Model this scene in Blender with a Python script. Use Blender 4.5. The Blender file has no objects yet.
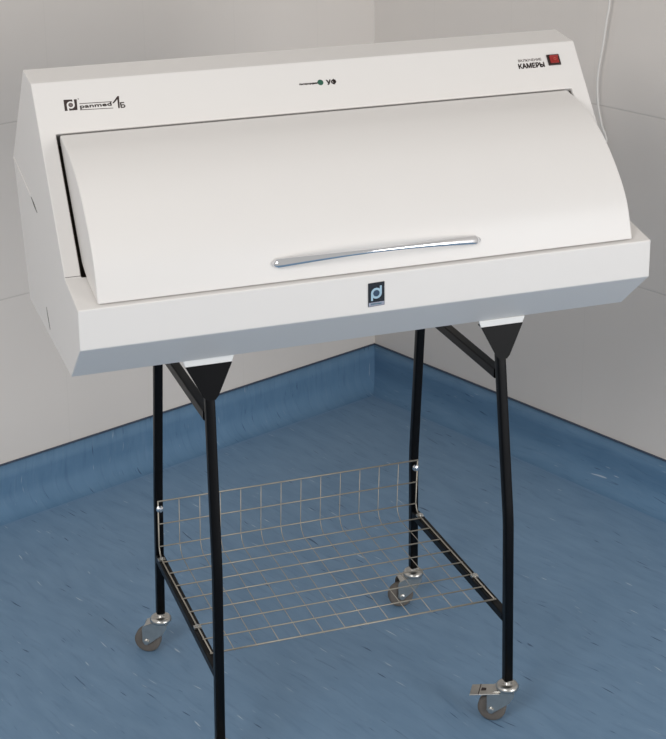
import bpy, bmesh, math, random
from mathutils import Vector, Matrix
random.seed(7)
sc = bpy.context.scene
COL = sc.collection

# ------------------------------------------------------------------ camera
PITCH, YAW, ROLL, FPX = -0.30873, -0.34094, -0.00863, 1667.42
cp, sp, cy, sy = math.cos(PITCH), math.sin(PITCH), math.cos(YAW), math.sin(YAW)
fwd = Vector((-sy*cp, cy*cp, sp)); rgt = Vector((cy, sy, 0)); up = rgt.cross(fwd)
r2 = rgt*math.cos(ROLL) + up*math.sin(ROLL); u2 = up*math.cos(ROLL) - rgt*math.sin(ROLL)
cam = bpy.data.cameras.new('camera'); cam_o = bpy.data.objects.new('camera', cam); COL.objects.link(cam_o)
cam.sensor_fit = 'VERTICAL'; cam.sensor_height = 36; cam.lens = FPX/739*36
cam.shift_x = -1.336/739; cam.shift_y = -126.0/739
m = Matrix((r2, u2, -fwd)).transposed().to_4x4(); m.translation = Vector((-0.87642, -2.25696, 1.70189))
cam_o.matrix_world = m; sc.camera = cam_o
cam.clip_start = 0.02

# ------------------------------------------------------------------ world, lamps, exposure
w = bpy.data.worlds.new('world'); sc.world = w; w.use_nodes = True
w.node_tree.nodes['Background'].inputs[0].default_value = (1.0, 0.985, 0.965, 1)
w.node_tree.nodes['Background'].inputs[1].default_value = 0.50
def area(name, loc, target, size, power, col=(1, 1, 1), size_y=None):
    l = bpy.data.lights.new(name, 'AREA'); o = bpy.data.objects.new(name, l); COL.objects.link(o)
    l.energy = power; l.color = col; l.size = size
    if size_y: l.shape = 'RECTANGLE'; l.size_y = size_y
    o.location = loc
    o.rotation_euler = (Vector(target)-Vector(loc)).to_track_quat('-Z', 'Y').to_euler()
    return o
area('left_softbox_light', (-2.2, -2.05, 2.5), (0.1, 0.5, 0.8), 1.1, 43, (1.0, 0.985, 0.97))
area('right_fill_light', (1.8, -2.8, 1.15), (0.0, 0.6, 0.9), 1.7, 55, (1.0, 0.985, 0.97))  # added fill, no seen source: brightens the left wall and cabinet front
vs = sc.view_settings
vs.view_transform = 'Standard'; vs.look = 'None'; vs.gamma = 1; vs.use_curve_mapping = False; vs.exposure = 0.0

# ------------------------------------------------------------------ materials
def lin(c):
    c = c/255
    return c/12.92 if c <= 0.04045 else ((c+0.055)/1.055)**2.4
def rgb(r, g, b): return (lin(r), lin(g), lin(b), 1)
def mat(name, col, rough=0.5, metal=0.0, spec=0.5, noise=0.0, scale=40, bump=0.0):
    mt = bpy.data.materials.new(name); mt.use_nodes = True
    nt = mt.node_tree; b = nt.nodes['Principled BSDF']
    b.inputs['Base Color'].default_value = col; b.inputs['Roughness'].default_value = rough
    b.inputs['Metallic'].default_value = metal; b.inputs['Specular IOR Level'].default_value = spec
    if noise or bump:
        tc = nt.nodes.new('ShaderNodeTexCoord'); n = nt.nodes.new('ShaderNodeTexNoise')
        n.inputs['Scale'].default_value = scale; n.inputs['Detail'].default_value = 3
        nt.links.new(tc.outputs['Object'], n.inputs['Vector'])
        if noise:
            mx = nt.nodes.new('ShaderNodeMix'); mx.data_type = 'RGBA'
            mx.inputs['A'].default_value = tuple(c*(1-noise) for c in col[:3])+(1,)
            mx.inputs['B'].default_value = tuple(min(1, c*(1+noise)) for c in col[:3])+(1,)
            nt.links.new(n.outputs['Fac'], mx.inputs['Factor']); nt.links.new(mx.outputs['Result'], b.inputs['Base Color'])
        if bump:
            bp = nt.nodes.new('ShaderNodeBump'); bp.inputs['Strength'].default_value = bump; bp.inputs['Distance'].default_value = 0.0005
            nt.links.new(n.outputs['Fac'], bp.inputs['Height']); nt.links.new(bp.outputs['Normal'], b.inputs['Normal'])
    return mt
M = {}
M['white'] = mat('white_powder_coat', rgb(226, 223, 220), 0.38, spec=0.5, noise=0.008, scale=15)
M['bracket'] = mat('white_bracket_paint', rgb(238, 238, 236), 0.35)
M['gapshade'] = mat('dark_gap_shade', rgb(92, 82, 72), 0.6, noise=0.1)
M['black'] = mat('black_enamel', (0.0022, 0.0022, 0.0028, 1), 0.38, spec=0.16, noise=0.1, scale=60)
M['chrome'] = mat('chrome', (0.82, 0.83, 0.85, 1), 0.09, 1.0, noise=0.01)
M['zinc'] = mat('zinc_plate', (0.55, 0.54, 0.51, 1), 0.3, 1.0, noise=0.15, scale=120)
M['wire'] = mat('plated_wire', (0.40, 0.37, 0.315, 1), 0.45, 0.7, noise=0.12, scale=90)
M['rubber'] = mat('grey_wheel_rubber', rgb(102, 96, 90), 0.7, noise=0.1, scale=150)
M['hub'] = mat('pale_wheel_hub', rgb(150, 150, 150), 0.5, noise=0.1)
M['ink'] = mat('dark_brown_ink', rgb(52, 38, 36), 0.5, noise=0.05)
M['greyink'] = mat('faded_ink', rgb(120, 108, 106), 0.5, noise=0.05)
M['green'] = mat('green_ink', rgb(42, 92, 74), 0.5, noise=0.1)
M['red'] = mat('red_switch_plastic', rgb(146, 32, 28), 0.3, noise=0.15, scale=300)
M['redmark'] = mat('pale_red_mark', rgb(196, 90, 76), 0.4, noise=0.05)
M['bezel'] = mat('switch_bezel', rgb(38, 22, 18), 0.35, noise=0.1)
M['badge'] = mat('badge_black', rgb(16, 20, 28), 0.25, noise=0.1)
M['badgeblue'] = mat('badge_pale_blue', rgb(160, 190, 208), 0.35, noise=0.05)
M['badgedeep'] = mat('badge_deep_blue', rgb(40, 66, 92), 0.35, noise=0.05)
M['badgestrip'] = mat('badge_silver_strip', rgb(150, 155, 172), 0.35, noise=0.05)
M['badgeteal'] = mat('badge_teal', rgb(84, 160, 182), 0.35, noise=0.05)
M['cable'] = mat('white_cable', rgb(222, 219, 214), 0.45, noise=0.01)
M['slot'] = mat('slot_shadow_gap', rgb(86, 83, 80), 0.7, noise=0.05)

def wall_mat(name, off, col):
    mt = bpy.data.materials.new(name); mt.use_nodes = True; nt = mt.node_tree; N = nt.nodes.new; L = nt.links.new
    b = nt.nodes['Principled BSDF']; b.inputs['Roughness'].default_value = 0.42
    tc = N('ShaderNodeTexCoord'); sp_ = N('ShaderNodeSeparateXYZ'); L(tc.outputs['Object'], sp_.inputs[0])
    def line(sock, period, offset, width):
        a = N('ShaderNodeMath'); a.operation = 'SUBTRACT'; L(sock, a.inputs[0]); a.inputs[1].default_value = offset
        p = N('ShaderNodeMath'); p.operation = 'PINGPONG'; L(a.outputs[0], p.inputs[0]); p.inputs[1].default_value = period/2
        r = N('ShaderNodeMapRange'); r.inputs['From Min'].default_value = width*0.4; r.inputs['From Max'].default_value = width
        r.inputs['To Min'].default_value = 1; r.inputs['To Max'].default_value = 0; L(p.outputs[0], r.inputs['Value'])
        return r.outputs[0]
    h = line(sp_.outputs[2], 0.3845, 0.4975, 0.0022); v = line(sp_.outputs[0], 0.25, off, 0.0016)
    vm = N('ShaderNodeMath'); vm.operation = 'MULTIPLY'; L(v, vm.inputs[0]); vm.inputs[1].default_value = 0.22
    mxm = N('ShaderNodeMath'); mxm.operation = 'MAXIMUM'; L(h, mxm.inputs[0]); L(vm.outputs[0], mxm.inputs[1])
    no = N('ShaderNodeTexNoise'); no.inputs['Scale'].default_value = 3; L(tc.outputs['Object'], no.inputs['Vector'])
    c1 = N('ShaderNodeMix'); c1.data_type = 'RGBA'; L(no.outputs['Fac'], c1.inputs['Factor'])
    c1.inputs['A'].default_value = tuple(x*0.975 for x in col[:3])+(1,); c1.inputs['B'].default_value = tuple(x*1.02 for x in col[:3])+(1,)
    c2 = N('ShaderNodeMix'); c2.data_type = 'RGBA'; L(c1.outputs['Result'], c2.inputs['A'])
    c2.inputs['B'].default_value = tuple(x*0.86 for x in col[:3])+(1,); L(mxm.outputs[0], c2.inputs['Factor'])
    L(c2.outputs['Result'], b.inputs['Base Color'])
    bp = N('ShaderNodeBump'); bp.invert = True; bp.inputs['Distance'].default_value = 0.001; bp.inputs['Strength'].default_value = 0.4
    L(mxm.outputs[0], bp.inputs['Height']); L(bp.outputs['Normal'], b.inputs['Normal'])
    return mt
WCOL = rgb(224, 218, 212)
M['wallL'] = wall_mat('left_wall_tile', 0.935, WCOL); M['wallR'] = wall_mat('right_wall_tile', 0.713, WCOL)

def floor_mat(name, FLO, FHI):
    mt = bpy.data.materials.new(name); mt.use_nodes = True; nt = mt.node_tree; N = nt.nodes.new; L = nt.links.new
    b = nt.nodes['Principled BSDF']; b.inputs['Roughness'].default_value = 0.5; b.inputs['Specular IOR Level'].default_value = 0.28
    uv = N('ShaderNodeUVMap'); uv.uv_map = 'UVMap'
    # slight warp so that the streaks are not ruler straight
    wn = N('ShaderNodeTexNoise'); wn.inputs['Scale'].default_value = 4; L(uv.outputs[0], wn.inputs['Vector'])
    wv = N('ShaderNodeVectorMath'); wv.operation = 'MULTIPLY_ADD'; L(wn.outputs['Color'], wv.inputs[0]); wv.inputs[1].default_value = (0.06, 0.06, 0); L(uv.outputs[0], wv.inputs[2])
    def streak(sa, sb, seed, detail=2.0, rot=0.0):
        mp = N('ShaderNodeMapping'); L(wv.outputs[0], mp.inputs['Vector']); mp.inputs['Scale'].default_value = (sa, sb, 1)
        mp.inputs['Rotation'].default_value = (0, 0, rot)
        mp.inputs['Location'].default_value = (seed*3.7, seed*1.3, seed)
        n = N('ShaderNodeTexNoise'); n.inputs['Scale'].default_value = 1; n.inputs['Detail'].default_value = detail
        L(mp.outputs[0], n.inputs['Vector']); return n.outputs['Fac']
    def rng(s, a, b_, c=0, d=1):
        r = N('ShaderNodeMapRange'); r.inputs['From Min'].default_value = a; r.inputs['From Max'].default_value = b_
        r.inputs['To Min'].default_value = c; r.inputs['To Max'].default_value = d; L(s, r.inputs['Value']); return r.outputs[0]
    def mul(a, b_):
        q = N('ShaderNodeMath'); q.operation = 'MULTIPLY'; L(a, q.inputs[0]); L(b_, q.inputs[1]); return q.outputs[0]
    def mix(f, a, col):
        q = N('ShaderNodeMix'); q.data_type = 'RGBA'; L(f, q.inputs['Factor']); L(a, q.inputs['A']); q.inputs['B'].default_value = col; return q.outputs['Result']
    base = N('ShaderNodeMix'); base.data_type = 'RGBA'; L(rng(streak(11, 34, 1, 4), 0.3, 0.7), base.inputs['Factor'])
    base.inputs['A'].default_value = FLO; base.inputs['B'].default_value = FHI
    c = mix(rng(streak(14, 120, 2, 3), 0.54, 0.80, 0, 0.22), base.outputs['Result'], (0.21, 0.31, 0.42, 1))
    c = mix(rng(streak(12, 110, 5, 3), 0.56, 0.80, 0, 0.30), c, (0.035, 0.085, 0.165, 1))
    # sparse short flecks, pale and dark
    c = mix(mul(rng(streak(17, 165, 8, 1), 0.70, 0.76), rng(streak(11, 13, 9, 1), 0.51, 0.57, 0, 0.58)), c, (0.55, 0.62, 0.68, 1))
    c = mix(mul(rng(streak(15, 150, 11, 1), 0.685, 0.74), rng(streak(9, 12, 13, 1), 0.47, 0.55, 0, 0.66)), c, (0.012, 0.035, 0.09, 1))
    L(c, b.inputs['Base Color'])
    return mt
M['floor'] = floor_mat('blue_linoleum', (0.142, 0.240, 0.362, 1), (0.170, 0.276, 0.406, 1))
M['cove'] = floor_mat('deeper_blue_shaded_linoleum', (0.106, 0.208, 0.334, 1), (0.126, 0.236, 0.370, 1))  # skirting blue deepened: partly its lesser light and sheen, put into the colour
M['weld'] = mat('floor_weld_seam', (0.145, 0.245, 0.38, 1), 0.5, noise=0.1)
M['covetop'] = mat('dark_cove_edge', rgb(46, 62, 84), 0.5, noise=0.1)

# ------------------------------------------------------------------ helpers
def link(name, me, material, parent=None, smooth=False):
    o = bpy.data.objects.new(name, me); COL.objects.link(o)
    if material: me.materials.append(material)
    if parent: o.parent = parent
    if smooth:
        for p in me.polygons: p.use_smooth = True
    return o
def from_bm(name, bm, material, parent=None, smooth=False, bevel=0, segs=3, angle=30):
    bmesh.ops.recalc_face_normals(bm, faces=bm.faces)
    me = bpy.data.meshes.new(name); bm.to_mesh(me); bm.free()
    o = link(name, me, material, parent, smooth or bevel > 0)
    if bevel:
        md = o.modifiers.new('Bevel', 'BEVEL'); md.width = bevel; md.segments = segs; md.limit_method = 'ANGLE'
        md.angle_limit = math.radians(angle); md.harden_normals = True
    return o
def box(bm, lo, hi, mtx=None):
    vs_ = [bm.verts.new(((lo, hi)[i & 1][0], (lo, hi)[i >> 1 & 1][1], (lo, hi)[i >> 2 & 1][2])) for i in range(8)]
    for f in ((0, 1, 3, 2), (4, 6, 7, 5), (0, 4, 5, 1), (2, 3, 7, 6), (0, 2, 6, 4), (1, 5, 7, 3)): bm.faces.new([vs_[i] for i in f])
    if mtx: bmesh.ops.transform(bm, matrix=mtx, verts=vs_)
    return vs_
def prism(bm, pts, ext):
    """closed polygon (3-D points) extruded along a vector"""
    a = [bm.verts.new(p) for p in pts]; b = [bm.verts.new(Vector(p)+Vector(ext)) for p in pts]
    bm.faces.new(a); bm.faces.new(b[::-1]); n = len(a)
    for i in range(n): bm.faces.new((a[i], b[i], b[(i+1) % n], a[(i+1) % n]))
def sweep(bm, pts, prof, ref=Vector((1, 0, 0)), caps=True):
    """sweep a closed 2-D profile along a polyline"""
    pts = [Vector(p) for p in pts]; rings = []
    for i, p in enumerate(pts):
        t = Vector((0, 0, 0))
        if i > 0: t += (p-pts[i-1]).normalized()
        if i < len(pts)-1: t += (pts[i+1]-p).normalized()
        t.normalize(); a = (ref-t*ref.dot(t)).normalized(); b = t.cross(a)
        sc_ = prof(i/(len(pts)-1)) if callable(prof) else prof
        rings.append([bm.verts.new(p+a*x+b*y) for x, y in sc_])
    n = len(rings[0])
    for r, s in zip(rings, rings[1:]):
        for k in range(n): bm.faces.new((r[k], r[(k+1) % n], s[(k+1) % n], s[k]))
    if caps: bm.faces.new(rings[0][::-1]); bm.faces.new(rings[-1])
def circ(r, n=8, ry=None): return [(r*math.cos(2*math.pi*k/n), (ry or r)*math.sin(2*math.pi*k/n)) for k in range(n)]
def rsq(h, r, n=3):
    out = []
    for q, (sx_, sy_) in enumerate(((1, 1), (-1, 1), (-1, -1), (1, -1))):
        for k in range(n+1):
            a = math.pi/2*(q+k/n); out.append((sx_*(h-r)+r*math.cos(a), sy_*(h-r)+r*math.sin(a)))
    return out
def lathe(bm, prof, axis='Z', n=28, mtx=None):
    """prof = [(radius, height)...] closed at both ends"""
    rings = []; allv = []
    for r, h in prof:
        ring = []
        for k in range(n):
            a = 2*math.pi*k/n; x, y = r*math.cos(a), r*math.sin(a)
            ring.append(bm.verts.new((x, y, h) if axis == 'Z' else (x, h, y)))
        rings.append(ring); allv += ring
    for r, s in zip(rings, rings[1:]):
        for k in range(n): bm.faces.new((r[k], r[(k+1) % n], s[(k+1) % n], s[k]))
    bm.faces.new(rings[0][::-1]); bm.faces.new(rings[-1])
    if mtx: bmesh.ops.transform(bm, matrix=mtx, verts=allv)
def catmull(P, per=10):
    P = [Vector(p) for p in P]; Q = [2*P[0]-P[1]]+P+[2*P[-1]-P[-2]]; out = []
    for i in range(1, len(Q)-2):
        for k in range(per):
            t = k/per; a, b, c, d = Q[i-1:i+3]
            out.append(0.5*((2*b)+(c-a)*t+(2*a-5*b+4*c-d)*t*t+(3*b-a-3*c+d)*t**3))
    out.append(P[-1]); return out
def thing(name, loc, label, cat, rz=0):
    o = bpy.data.objects.new(name, None); COL.objects.link(o); o.location = loc; o.rotation_euler[2] = rz
    o.empty_display_size = 0.1; o['label'] = label; o['category'] = cat
    return o
def struct(o): o['kind'] = 'structure'; return o

# ------------------------------------------------------------------ room shell
WA = -1.20403; WC = Vector((0.59229, 1.57220, 0))
dR = Vector((math.cos(WA), math.sin(WA), 0)); dL = Vector((math.sin(WA), -math.cos(WA), 0))
ROOM = 4.6; WH = 2.7; CR = 0.0535; CH = 0.1163
def wall(name, ang, y0, y1, material, x0=0.0):
    bm = bmesh.new(); box(bm, (x0, y0, 0), (ROOM, y1, WH)); o = from_bm(name, bm, material)
    o.location = WC; o.rotation_euler[2] = ang; return struct(o)
wall('wall_left', math.atan2(dL.y, dL.x), -0.1, 0.0, M['wallL'])
wall('wall_right', WA, 0.0, 0.1, M['wallR'], -0.1)
def uvmesh(name, verts, faces, uvs, material, smooth=False):
    me = bpy.data.meshes.new(name); me.from_pydata([tuple(v) for v in verts], [], faces)
    ul = me.uv_layers.new(name='UVMap')
    for p in me.polygons:
        for li in p.loop_indices: ul.data[li].uv = uvs[me.loops[li].vertex_index]
    me.update(); return link(name, me, material, None, smooth)
# floor slab: a solid with its top at z = 0
fc = [(0, 0), (ROOM, 0), (ROOM, ROOM), (0, ROOM)]
vv = [WC+dR*a+dL*b for a, b in fc]+[WC+dR*a+dL*b+Vector((0, 0, -0.06)) for a, b in fc]
struct(uvmesh('floor', vv, [(3, 2, 1, 0), (4, 5, 6, 7), (0, 1, 5, 4), (1, 2, 6, 5), (2, 3, 7, 6), (3, 0, 4, 7)], [Vector(c) for c in fc]*2, M['floor']))
# coved skirting: (distance from wall, height)
prof = [(CR, 0.0002)]
for k in range(1, 11):
    a = math.pi/2*k/10; prof.append((0.004+(CR-0.006)*(1-math.sin(a)), 0.0002+(CR-0.004)*(1-math.cos(a))))
prof += [(0.004, 0.08), (0.004, CH), (0.0, CH)]
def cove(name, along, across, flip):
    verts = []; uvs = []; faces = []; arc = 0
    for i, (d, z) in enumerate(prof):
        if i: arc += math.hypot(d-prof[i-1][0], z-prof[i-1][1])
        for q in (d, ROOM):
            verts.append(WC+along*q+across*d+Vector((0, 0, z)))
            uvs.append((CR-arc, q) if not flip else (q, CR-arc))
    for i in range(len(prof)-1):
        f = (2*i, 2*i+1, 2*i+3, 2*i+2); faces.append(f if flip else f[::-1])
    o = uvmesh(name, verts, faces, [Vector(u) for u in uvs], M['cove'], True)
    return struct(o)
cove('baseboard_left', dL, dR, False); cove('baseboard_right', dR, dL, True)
# dark strip along the top of the skirting and weld seam on the floor
bm = bmesh.new()
for al, ac in ((dL, dR), (dR, dL)):
    p = [WC+al*0.0005+ac*0.0+Vector((0, 0, CH)), WC+al*0.0005+ac*0.0052+Vector((0, 0, CH)), WC+al*0.0005+ac*0.0040+Vector((0, 0, CH+0.0025)), WC+al*0.0005+Vector((0, 0, CH+0.0025))]
    prism(bm, p, al*(ROOM-0.01))
struct(from_bm('trim_1', bm, M['covetop']))
bm = bmesh.new()
for al, ac in ((dL, dR), (dR, dL)):
    p = [WC+al*CR+ac*(CR-0.001)+Vector((0, 0, 0.0001)), WC+al*CR+ac*(CR+0.003)+Vector((0, 0, 0.0001)), WC+al*CR+ac*(CR+0.002)+Vector((0, 0, 0.0005)), WC+al*CR+ac*(CR-0.001)+Vector((0, 0, 0.0005))]
    prism(bm, p, al*(ROOM-0.1))
struct(from_bm('trim_2', bm, M['weld']))

# ------------------------------------------------------------------ UV cabinet
BASE = Vector((0, 0.26, 0.7458))
chamber = thing('sterilizing_cabinet', BASE, 'wide white metal cabinet with curved door, chrome handle and red switch, on the stand', 'cabinet')
def cpart(name, bm, material, parent=None, **k):
    o = from_bm(name, bm, material, parent or chamber, **k)
    if parent is None: o.location = -BASE
    return o
A, B, Cc, D = (0.3601, 1.1654), (0.5233, 0.9862), (0.4429, 0.7515), (0.0853, 0.7458)
E_, F, G, H = (0.0, 0.8188), (0.0, 0.8811), (0.0919, 0.9003), (0.2913, 1.1567)
g = Vector((0, G[0], G[1])); s_ = (Vector((0, H[0], H[1]))-g).normalized(); nf = Vector((1, 0, 0)).cross(s_)
def on_face(x, s, d=0.0): return g+Vector((x, 0, 0))+s_*s+nf*d
OS, OX, W = 0.2362, 0.4443, 0.4695
mp = on_face(0, OS); Mm = (mp.y, mp.z)
ring = [A, B, Cc, D, E_, F, G, Mm, H]
bm = bmesh.new(); xs = (-W, -OX, 0.4405, W)
V = [[bm.verts.new((x, y, z)) for (y, z) in ring] for x in xs]
n = len(ring)
for c in range(3):
    for i in range(n):
        if c == 1 and i == 6: continue
        j = (i+1) % n; bm.faces.new((V[c][i], V[c][j], V[c+1][j], V[c+1][i]))
bm.faces.new(V[0]); bm.faces.new(V[3][::-1])
dep = -nf*0.05
inn = [bm.verts.new(V[c][i].co+dep) for c, i in ((1, 6), (2, 6), (2, 7), (1, 7))]
out = [V[1][6], V[2][6], V[2][7], V[1][7]]
for k in range(4): bm.faces.new((out[k], out[(k+1) % 4], inn[(k+1) % 4], inn[k]))
bm.faces.new(inn)
housing = cpart('housing', bm, M['white'], bevel=0.002)
# dark sheets in the gap around the door: its shade put into the colour
bm = bmesh.new()
q = [on_face(x, s, -0.046) for x, s in ((-OX+.002, .004), (.438, .004), (.438, OS-.002), (-OX+.002, OS-.002))]
prism(bm, q, nf*0.003)
for x, e in ((-1, -OX+.0003), (1, .4402)):
    a = [on_face(e, .004, -0.046), on_face(e, OS-.002, -0.046), on_face(e, OS-.002, -0.006), on_face(e, .012, -0.006)]
    prism(bm, a, (-x*0.0012, 0, 0))
ln = cpart('opening_gap_shade', bm, M['gapshade']); ln['label'] = 'shade in the gap round the door, painted dark'
# door: solid curved segment
arc = catmull([(0, .2345, 1.0848), (0, .170, 1.0692), (0, .111, 1.0390), (0, .0610, .9945), (0, .0250, .9457), (0, .0055, .8846)], 8)
back = [Vector((0, .078, .9000)), Vector((0, .112, .9150)), Vector((0, .2405, 1.0775))]
bm = bmesh.new(); prism(bm, [Vector((-.4387, p.y, p.z)) for p in arc+back], (.8774, 0, 0))
for v in bm.verts:
    if v.co.x > 0: v.co.x -= .0075*(v.co.z-.885)/.2
door = cpart('door', bm, M['white'], bevel=0.0025, angle=35)
# bow handle
hb = []
for k in range(41):
    t = -1+2*k/40; x = 0.171*t; o_ = 0.0025+0.019*(1-t*t)
    hb.append(Vector((x, 0.0143, 0.9117+0.0022*(1-t*t)))+Vector((0, -0.940, 0.340))*o_)
def hprof(t):
    u = abs(2*t-1); e = math.sqrt(max(0.12, 1-((u-0.97)/0.03)**2)) if u > 0.97 else 1
    return circ(0.0038*e, 14, (0.0036+0.0042*u**1.6)*e)
bm = bmesh.new(); sweep(bm, hb, hprof, ref=Vector((0, -0.940, 0.340)))
for x in (-1, 1):
    pz = hb[2 if x < 0 else -3]
    sweep(bm, [pz, pz-Vector((0, -0.94, 0.34))*0.008], circ(0.0035, 10))
hd = from_bm('handle', bm, M['chrome'], door, smooth=True); hd['label'] = 'slim curved chrome bar handle'
# seams and slots on the cheeks
for x in (-1, 1):
    bm = bmesh.new()
    pth = [Vector((x*(W+0.0002), y, z)) for y, z in ((.519, .9835), (.44, .970), (.362, .9572))]
    sweep(bm, pth, [(-.0008, -.0012), (.0008, -.0012), (.0008, .0012), (-.0008, .0012)])
    cpart('hinge_seam', bm, M['white'])
    for y0, z0, y1, z1 in ((.3584, .9564, .3076, .9434), (.2760, .794, .2530, .7640)):
        bm = bmesh.new(); sweep(bm, [Vector((x*(W+0.0001), y0, z0)), Vector((x*(W+0.0001), (y0+y1)/2, (z0+z1)/2)), Vector((x*(W+0.0001), y1, z1))], lambda t: [(a*.0004, b*(.0004+(.0022 if y0 > .3 else .0011)*(1-abs(2*t-1)))) for a, b in ((-1, -1), (1, -1), (1, 1), (-1, 1))])
        o = cpart('slot', bm, M['slot']); o['label'] = 'thin dark slit in the side panel'
for x0, x1 in ((-W+.001, -OX-.001), (.4415, W-.001)):
    bm = bmesh.new(); prism(bm, [on_face(x, 0.0018, 0.0) for x in (x0, x1)]+[on_face(x, 0.0026, 0.0) for x in (x1, x0)], nf*0.00025)
    cpart('fold_gap', bm, M['slot'])
# white feet brackets under the cabinet
ST_C = (-0.00236, 0.27, 0.0); ST_R = -0.00658
def st_world(p):
    c, s = math.cos(ST_R), math.sin(ST_R); x, y = p[0], p[1]-0.27
    return Vector((ST_C[0]+x*c-y*s, 0.27+x*s+y*c, p[2]))
for x in (-1, 1):
    for yy, zt in ((0.0858, 0.7460), (0.4418, 0.7516)):
        bm = bmesh.new(); xc = x*0.2503; zb = 0.7345
        yb = yy+(0.003 if yy < .2 else -0.003)
        a = [(xc-0.0415, yy, zt), (xc+0.0415, yy, zt), (xc+0.0375, yy, zb), (xc-0.0375, yy, zb)]
        prism(bm, [st_world(p) for p in a], (0, yb-yy, 0))
        o = cpart('foot_bracket', bm, M['bracket'], bevel=0.001)
# --- printed marks -------------------------------------------------
def text_bm(txt, x0, y0, wdt, hgt, bold=0.0, italic=False, spacing=1.0):
    cu = bpy.data.curves.new('t', 'FONT'); cu.body = txt; cu.size = 1; cu.extrude = 0; cu.resolution_u = 3; cu.space_character = spacing
    cu.offset = 0.0
    if italic: cu.shear = 0.25
    to = bpy.data.objects.new('t', cu); COL.objects.link(to)
    dg = bpy.context.evaluated_depsgraph_get(); dg.update()
    me = bpy.data.meshes.new_from_object(to.evaluated_get(dg)); bpy.data.objects.remove(to); bpy.data.curves.remove(cu)
    bm = bmesh.new(); bm.from_mesh(me); bpy.data.meshes.remove(me)
    mnx = min(v.co.x for v in bm.verts); mxx = max(v.co.x for v in bm.verts); mny = min(v.co.y for v in bm.verts); mxy = max(v.co.y for v in bm.verts)
    for v in bm.verts:
        v.co.x = x0+(v.co.x-mnx)/(mxx-mnx)*wdt; v.co.y = y0+(v.co.y-mny)/(mxy-mny)*hgt; v.co.z = 0
    if bold:                                            # thicken the strokes
        src = bm.copy(); me2 = bpy.data.meshes.new('t'); src.to_mesh(me2); src.free()
        for dx, dy in ((bold, 0), (-bold, 0), (0, bold), (0, -bold)):
            n0 = len(bm.verts); bm.from_mesh(me2); bm.verts.ensure_lookup_table()
            for v in bm.verts[n0:]: v.co.x += dx*hgt*2; v.co.y += dy*hgt*2
        bpy.data.meshes.remove(me2)
    return bm
def poly(bm, pts): bm.faces.new([bm.verts.new((x, y, 0)) for x, y in pts])
def annulus(bm, cx, cy_, r0, r1, a0=0, a1=360, n=30):
    o = [[bm.verts.new((cx+r*math.cos(math.radians(a0+(a1-a0)*k/n)), cy_+r*math.sin(math.radians(a0+(a1-a0)*k/n)), 0)) for k in range(n+1)] for r in (r0, r1)]
    for k in range(n): bm.faces.new((o[0][k], o[1][k], o[1][k+1], o[0][k+1]))
def disc(bm, cx, cy_, r, n=24, ry=None): poly(bm, [(cx+r*math.cos(2*math.pi*k/n), cy_+(ry or r)*math.sin(2*math.pi*k/n)) for k in range(n)])
def stamp(name, bm, material, frame, thick=0.00025, lift=0.00005, parent=None, label=None):
    """flat artwork (x, y) laid on a surface frame (origin, X, Y, N) as a thin film"""
    O, X, Y, Nn = frame
    bmesh.ops.recalc_face_normals(bm, faces=bm.faces)
    geo = bmesh.ops.extrude_face_region(bm, geom=list(bm.faces))
    for v in [e for e in geo['geom'] if isinstance(e, bmesh.types.BMVert)]: v.co.z += thick
    for v in bm.verts: v.co = O+X*v.co.x+Y*v.co.y+Nn*(v.co.z+lift)
    o = cpart(name, bm, material, parent)
    if label: o['label'] = label
    return o
FACE = (on_face(.0045, .0046), Vector((1.0045, 0, 0)), s_, nf)
FRONT = (Vector((0.0005, 0, 0.0015)), Vector((1, 0, 0)), Vector((0, 0, 1)), Vector((0, -1, 0)))
# square logo, slightly rotated
bm = bmesh.new(); poly(bm, [(-.4268, .2690), (-.4072, .2690), (-.4056, .2872), (-.4260, .2880)])
lg = stamp('logo_square', bm, M['ink'], FACE, label='small dark square emblem with a pale ring')
def ring_emblem(cx, cy_, r0, r1, tall):
    bm = bmesh.new(); annulus(bm, cx, cy_, r0, r1)
    return bm
def stems(cx, cy_, r0, r1, tall):
    bm = bmesh.new()
    poly(bm, [(cx-r1, cy_+.0002), (cx-r0, cy_+.0002), (cx-r0, cy_-tall), (cx-r1, cy_-tall)])
    poly(bm, [(cx+r0, cy_-.0002), (cx+r1, cy_-.0002), (cx+r1, cy_+tall), (cx+r0, cy_+tall)])
    return bm
stamp('logo_stems', stems(-.4163, .2782, .0036, .0062, .0092), M['white'], FACE, 0.00015, 0.00031, lg)
stamp('logo_ring', ring_emblem(-.4163, .2782, .0036, .0062, .0092), M['white'], FACE, 0.0001, 0.00031, lg)
bm = bmesh.new(); disc(bm, -.4163, .2782, .0024); stamp('logo_core', bm, M['greyink'], FACE, 0.0001, 0.00031, lg)
bm = bmesh.new(); annulus(bm, -.4030, .2876, .0006, .0011, n=12); stamp('logo_mark', bm, M['ink'], FACE, 0.0001, 0.00005, lg)
# framed word
bm = text_bm('panmed', -.4022, .2697, .0490, .0076, bold=0.022)
poly(bm, [(-.4025, .2788), (-.3520, .2776), (-.3520, .2786), (-.4025, .2798)])
poly(bm, [(-.4033, .2682), (-.3515, .2666), (-.3515, .2675), (-.4033, .2692)])
stamp('lettering', bm, M['ink'], FACE)
bm = bmesh.new(); poly(bm, [(-.3515, .2752), (-.3490, .2752), (-.3424, .2815), (-.3436, .2660), (-.3412, .2660), (-.3390, .2868), (-.3415, .2868)])
stamp('lettering', bm, M['ink'], FACE)
stamp('lettering', text_bm('Б', -.3392, .2663, .0070, .0092, bold=0.018), M['ink'], FACE)
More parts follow.
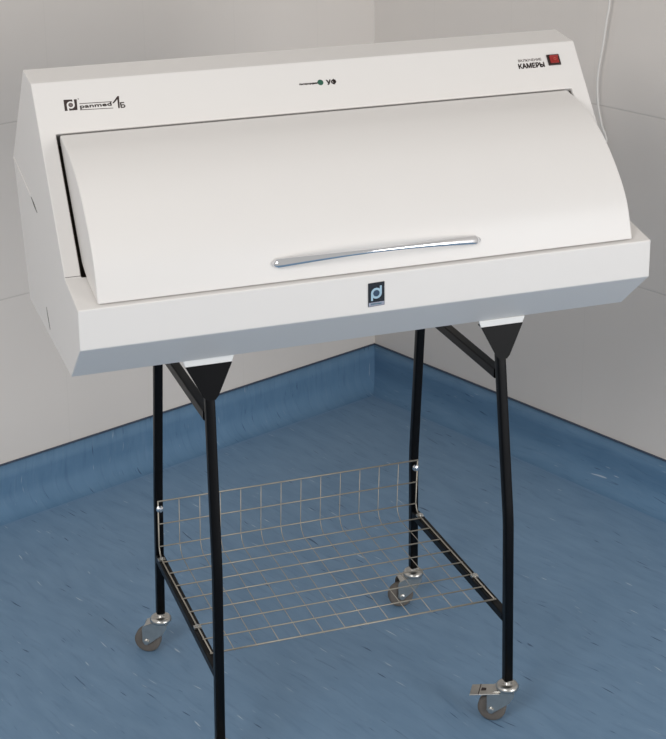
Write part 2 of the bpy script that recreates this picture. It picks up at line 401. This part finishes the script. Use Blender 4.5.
# small line, green dot and two bold letters in the middle
stamp('lettering', text_bm('бактерицидная', -.0430, .2785, .0310, .0040, bold=0.03), M['ink'], FACE)
bm = bmesh.new(); disc(bm, -.0070, .2812,   .0050)
stamp('green_dot', bm, M['green'], FACE, label='small green printed dot')
stamp('lettering', text_bm('УФ', .0036, .2758, .0168, .0092, bold=0.036), M['ink'], FACE)
# switch and its caption
stamp('lettering', text_bm('ВКЛЮЧЕНИЕ', .3500, .2880, .0430, .0046, bold=0.012), M['greyink'], FACE)
stamp('lettering', text_bm('КАМЕРЫ', .3480, .2756, .0478, .0088, bold=0.032), M['ink'], FACE)
bm = bmesh.new(); prism(bm, [on_face(x, s, 0.0) for x, s in ((.4100, .2812), (.4332, .2812), (.4332, .3014), (.4100, .3014))], nf*0.0022)
sw = cpart('power_switch', bm, M['bezel'], bevel=0.0008); sw['label'] = 'red rocker switch in a black bezel'
bm = bmesh.new(); cx0, cx1, c0, c1 = .4138, .4298, .2846, .2984
pr = [on_face(cx0, c0, .0018), on_face(cx0, c1, .0018), on_face(cx0, c1, .0058), on_face(cx0, (c0+c1)/2, .0032), on_face(cx0, c0, .0040)]
prism(bm, pr, (cx1-cx0, 0, 0)); from_bm('rocker', bm, M['red'], sw, bevel=0.0005)
rk = (on_face(.006, .0045, 0.0045), Vector((1, 0, 0)), s_, nf)
bm = bmesh.new(); annulus(bm, .4165, .2868, .0016, .0026, n=16); stamp('rocker_mark', bm, M['redmark'], rk, 0.0003, 0, sw)
# badge on the front lip
bm = bmesh.new(); poly(bm, [(-.0220, .8278), (.0046, .8290), (.0046, .8668), (-.0220, .8660)])
for v in bm.verts: pass
bd = stamp('badge', bm, M['badge'], FRONT, 0.0012, label='black plastic badge with a pale blue ring emblem')
FB = (Vector((0.0005, -0.0012, 0.0015)),)+FRONT[1:]
stamp('badge_stems', stems(-.0088, .8492, .0056, .0088, .0118), M['badgeblue'], FB, 0.00026, 0.0001, bd)
stamp('badge_emblem', ring_emblem(-.0088, .8492, .0052, .0088, .0118), M['badgeblue'], FB, 0.0002, 0.0001, bd)
bm = bmesh.new(); disc(bm, -.0088, .8492, .0046); stamp('badge_core', bm, M['badgedeep'], FB, 0.0002, 0.0001, bd)
bm = bmesh.new(); poly(bm, [(-.0214, .8284), (.0040, .8296), (.0040, .8352), (-.0214, .8346)])
bs = stamp('badge_strip', bm, M['badgestrip'], FB, 0.0002, 0.0001, bd)
stamp('badge_lettering', text_bm('panmed', -.0170, .8306, .0160, .0032, bold=0.02), M['badgeteal'], FB, 0.0002, 0.0004, bd)

# ------------------------------------------------------------------ wheeled stand
stand = thing('wheeled_stand', ST_C, 'black tubular stand on four castors with a wire shelf, carrying the white cabinet', 'stand', ST_R)
OY = 0.27
def L_(x, y, z): return Vector((x, y-OY, z))
def spart(name, bm, material, parent=None, **k): return from_bm(name, bm, material, parent or stand, **k)
TUBE = rsq(0.0078, 0.0028)
ST_, SX, ZL, ZS = 0.2503, 0.2589, 0.0825, 0.2031
legs = {}
for x in (-1, 1):
    for fr in (1, 0):
        y0, yk, yb = (0.0885, 0.0545, 0.0520) if fr else (0.4350, 0.4775, 0.4850)
        xk, xb = (0.2560, 0.2612) if fr else (0.2535, 0.2572)
        zk = 0.39 if fr else 0.33
        def up(t): return L_(x*(xk+(ST_-xk)*t), yk+(y0-yk)*t, zk+(0.668-zk)*t)
        def dn(t): return L_(x*(xk+(xb-xk)*t), yk+(yb-yk)*t, zk+(ZL-zk)*t)
        P = [L_(x*ST_, y0+(.009 if fr else 0), .729), L_(x*ST_, y0+(.0035 if fr else 0), .69), up(1), up(.95)]+catmull([up(.16), up(.05), dn(.05), dn(.16)], 4)+[dn(1)]
        bm = bmesh.new(); sweep(bm, P, TUBE, ref=Vector((1, 0, 0)))
        legs[(x, fr)] = spart('leg', bm, M['black'], smooth=False, bevel=0)
        for p in legs[(x, fr)].data.polygons: p.use_smooth = len(p.vertices) == 4
        # gusset: bent sheet, wide at the top
        yf = y0-0.0098 if fr else y0+0.0098; sgn = 1 if fr else -1
        bm = bmesh.new(); xc = x*ST_; th = 0.002*sgn
        top, bot, zt, zb, zc = 0.0375, 0.0085, .7343, .6770, .6825
        yt = 0.0850 if fr else 0.4426
        yc = yf+(yt-yf)*(zc-zb)/(zt-zb)
        prism(bm, [L_(xc-top, yt, zt), L_(xc+top, yt, zt), L_(xc+bot+.004, yc, zc), L_(xc+bot-.001, yf, zb), L_(xc-bot+.003, yf, zb), L_(xc-bot-.003, yc, zc)], (0, th, 0))
        prism(bm, [L_(xc-top+.003, yt, zt), L_(xc+top-.003, yt, zt), L_(xc+top-.003, yt, zt-.002), L_(xc-top+.003, yt, zt-.002)], (0, 0.02*sgn, 0))
        spart('gusset', bm, M['black'])
    bm = bmesh.new(); sweep(bm, [L_(x*(ST_+.0008), .097, .645), L_(x*(ST_+.0008), .428, .645)], rsq(0.0085, 0.0022))
    spart('side_rail', bm, M['black'])
    bm = bmesh.new(); sweep(bm, [L_(x*.2588, .060, ZS), L_(x*.2562, .472, ZS)], rsq(0.0078, 0.0022))
    spart('shelf_rail', bm, M['black'])
# wire shelf
bm = bmesh.new(); ZW = ZS+0.0078+0.0016
ys = [.1055, .1530, .2005, .2480, .2960, .3445, .3930, .4375]
RW = 0.0014
def yback(z): return .4662-(z-.2295)*.085
zb_ = [.2315, .2795, .3275]
for i, y in enumerate(ys): sweep(bm, [L_(-.2600+(y-.1)*.004, y, ZW), L_(.2600-(y-.1)*.004, y, ZW)], circ(RW*1.25 if i == 0 else RW, 6), ref=Vector((0, 0, 1)))
for i, z in enumerate(zb_): sweep(bm, [L_(-.2578, yback(z)-.0022, z), L_(.2578, yback(z)-.0022, z)], circ(RW*1.15 if i == 2 else RW, 6), ref=Vector((0, 0, 1)))
for k in range(14):
    x = -.2575+.515*k/13; dz = -.0024 if 0 < k < 13 else 0
    pth = [L_(x, .1055, ZW+dz), L_(x, .438, ZW+dz)]+catmull([L_(x, .448, ZW+dz+.0005), L_(x, .459, ZW+.006), L_(x, yback(.2315), .2315)], 4)+[L_(x, yback(.3275), .3275)]
    sweep(bm, pth, circ(RW if k in (0, 13) else RW*.58, 6))
for v in bm.verts: v.co.x -= (.0031+.0014*v.co.x/.2575)*(v.co.y+OY-.1)/.36-.0008
shelf = spart('wire_shelf', bm, M['wire'], smooth=True); shelf['label'] = 'thin steel wire grid shelf with an upturned back'
for x in (-1, 1):
    for y in (.447, .193):
        cx_ = x*.2582-(.0031+.0014*x)*(y-.1)/.36+.0008
        bm = bmesh.new(); box(bm, (cx_-.0065, y-OY-.0045, ZW-.0012), (cx_+.0065, y-OY+.0045, ZW+.0030))
        lathe(bm, [(.0034, .0030), (.0034, .0050), (.002, .0058)], n=12, mtx=Matrix.Translation((cx_, y-OY, ZW)))
        spart('clip', bm, M['zinc'], bevel=0.0005)
    bm = bmesh.new()
    lathe(bm, [(.0030, -.006), (.0030, 0), (.0068, 0), (.0066, .0022), (.0045, .0042), (.0015, .005)], n=16,
          mtx=Matrix.Translation(L_(x*.2530-.0027, yback(.3105)-.0005, .3105)) @ Matrix.Rotation(math.radians(90), 4, 'X'))
    spart('screw', bm, M['chrome'], smooth=False, bevel=0)
# castors: swivel cap + fork, wheel, axle bolt and, in front, a brake pedal
def caster(x, y, ang, brake):
    bm = bmesh.new()
    lathe(bm, [(.0060, .0150), (.0060, .0058), (.0098, .0046), (.0138, .0066), (.0178, .0056), (.0204, .0016), (.0204, -.0020), (.0186, -.0040), (.012, -.0042)], n=32)
    o = spart('caster', bm, M['zinc'], smooth=False, bevel=0)
    for p in o.data.polygons: p.use_smooth = True
    o.location = L_(x, y, 0.0685); o.rotation_euler[2] = ang
    # fork: two tapered cheeks (wheel centre at local (+0.024, 0, -0.0415))
    wx, wz, wr = 0.0260, -0.0435, 0.0250
    bm = bmesh.new()
    for s in (-1, 1):
        yy = s*0.0125
        pts = [(-.014, yy, -.0035), (.017, yy, -.0035), (.031, yy, -.0100), (.034, yy, -.0160), (wx+.0075, yy, wz-.001), (wx, yy, wz-.0075), (wx-.0075, yy, wz-.002), (-.006, yy, -.026), (-.014, yy, -.012)]
        prism(bm, [Vector(p) for p in pts], (0, s*.0018, 0))
    prism(bm, [Vector(p) for p in ((-.014, -.0143, -.0035), (.017, -.0143, -.0035), (.030, -.0143, -.0095), (.0295, -.0143, -.0115), (.0165, -.0143, -.0058), (-.014, -.0143, -.0058))], (0, .0286, 0))
    from_bm('fork', bm, M['zinc'], o, bevel=0.0006)
    bm = bmesh.new()
    lathe(bm, [(.009, -.0088), (.0215, -.0092), (wr-.0012, -.0080), (wr, -.0055), (wr, .0055), (wr-.0012, .0080), (.0215, .0092), (.009, .0088)], axis='Y', n=40, mtx=Matrix.Translation((wx, 0, wz)))
    wh = from_bm('wheel', bm, M['rubber'], o, smooth=False, bevel=0.0008, angle=40)
    bm = bmesh.new()
    lathe(bm, [(.0040, -.0172), (.0055, -.0165), (.0055, -.0142), (.0030, -.0142), (.0030, .0142), (.0055, .0142), (.0055, .0165), (.0040, .0172)], axis='Y', n=14, mtx=Matrix.Translation((wx, 0, wz)))
    from_bm('axle_bolt', bm, M['zinc'], o)
    if brake:
        bm = bmesh.new()
        prism(bm, [Vector(p) for p in ((.010, -.014, -.0050), (.048, -.014, -.0110), (.064, -.014, -.0140), (.064, -.014, -.0160), (.048, -.014, -.0132), (.010, -.014, -.0072))], (0, .034, 0))
        from_bm('brake_pedal', bm, M['zinc'], o, bevel=0.0006)
        bm = bmesh.new(); box(bm, (.0475, -.0135, -.0120), (.0490, .0195, -.0105)); box(bm, (.036, -.001, -.0110), (.045, .007, -.0092))
        from_bm('brake_slot', bm, M['bezel'], o)
caster(-.2572, .4850, math.radians(152), False)
caster(.2572, .4850, math.radians(173), False)
caster(.2612, .0520, math.radians(147), True)
caster(-.2612, .0520, math.radians(200), True)

# ------------------------------------------------------------------ power cord hanging on the right wall
def on_wall(t, z, d): return WC+dR*t+dL*d+Vector((0, 0, z))
pts = [on_wall(.79, 1.62, .012), on_wall(.782, 1.40, .015)]+[on_wall(t, z, .02) for t, z in ((.7725, 1.25), (.7647, 1.1197), (.7577, 1.072), (.7508, 1.0216), (.7413, .9658), (.7394, .9326), (.7439, .8892), (.7555, .8472), (.765, .80))]+[on_wall(.69, .74, .06), Vector((.68, .80, .72)), Vector((.55, .68, .745)), Vector((.42, .58, .80)), Vector((.38, .497, .90))]
bm = bmesh.new(); sweep(bm, catmull(pts, 8), circ(.0026, 8), ref=Vector((0.3, 0.95, 0)))
cord = from_bm('power_cord', bm, M['cable'], smooth=True)
cord['label'] = 'thin white electric cord hanging down the right wall behind the cabinet'; cord['category'] = 'cord'
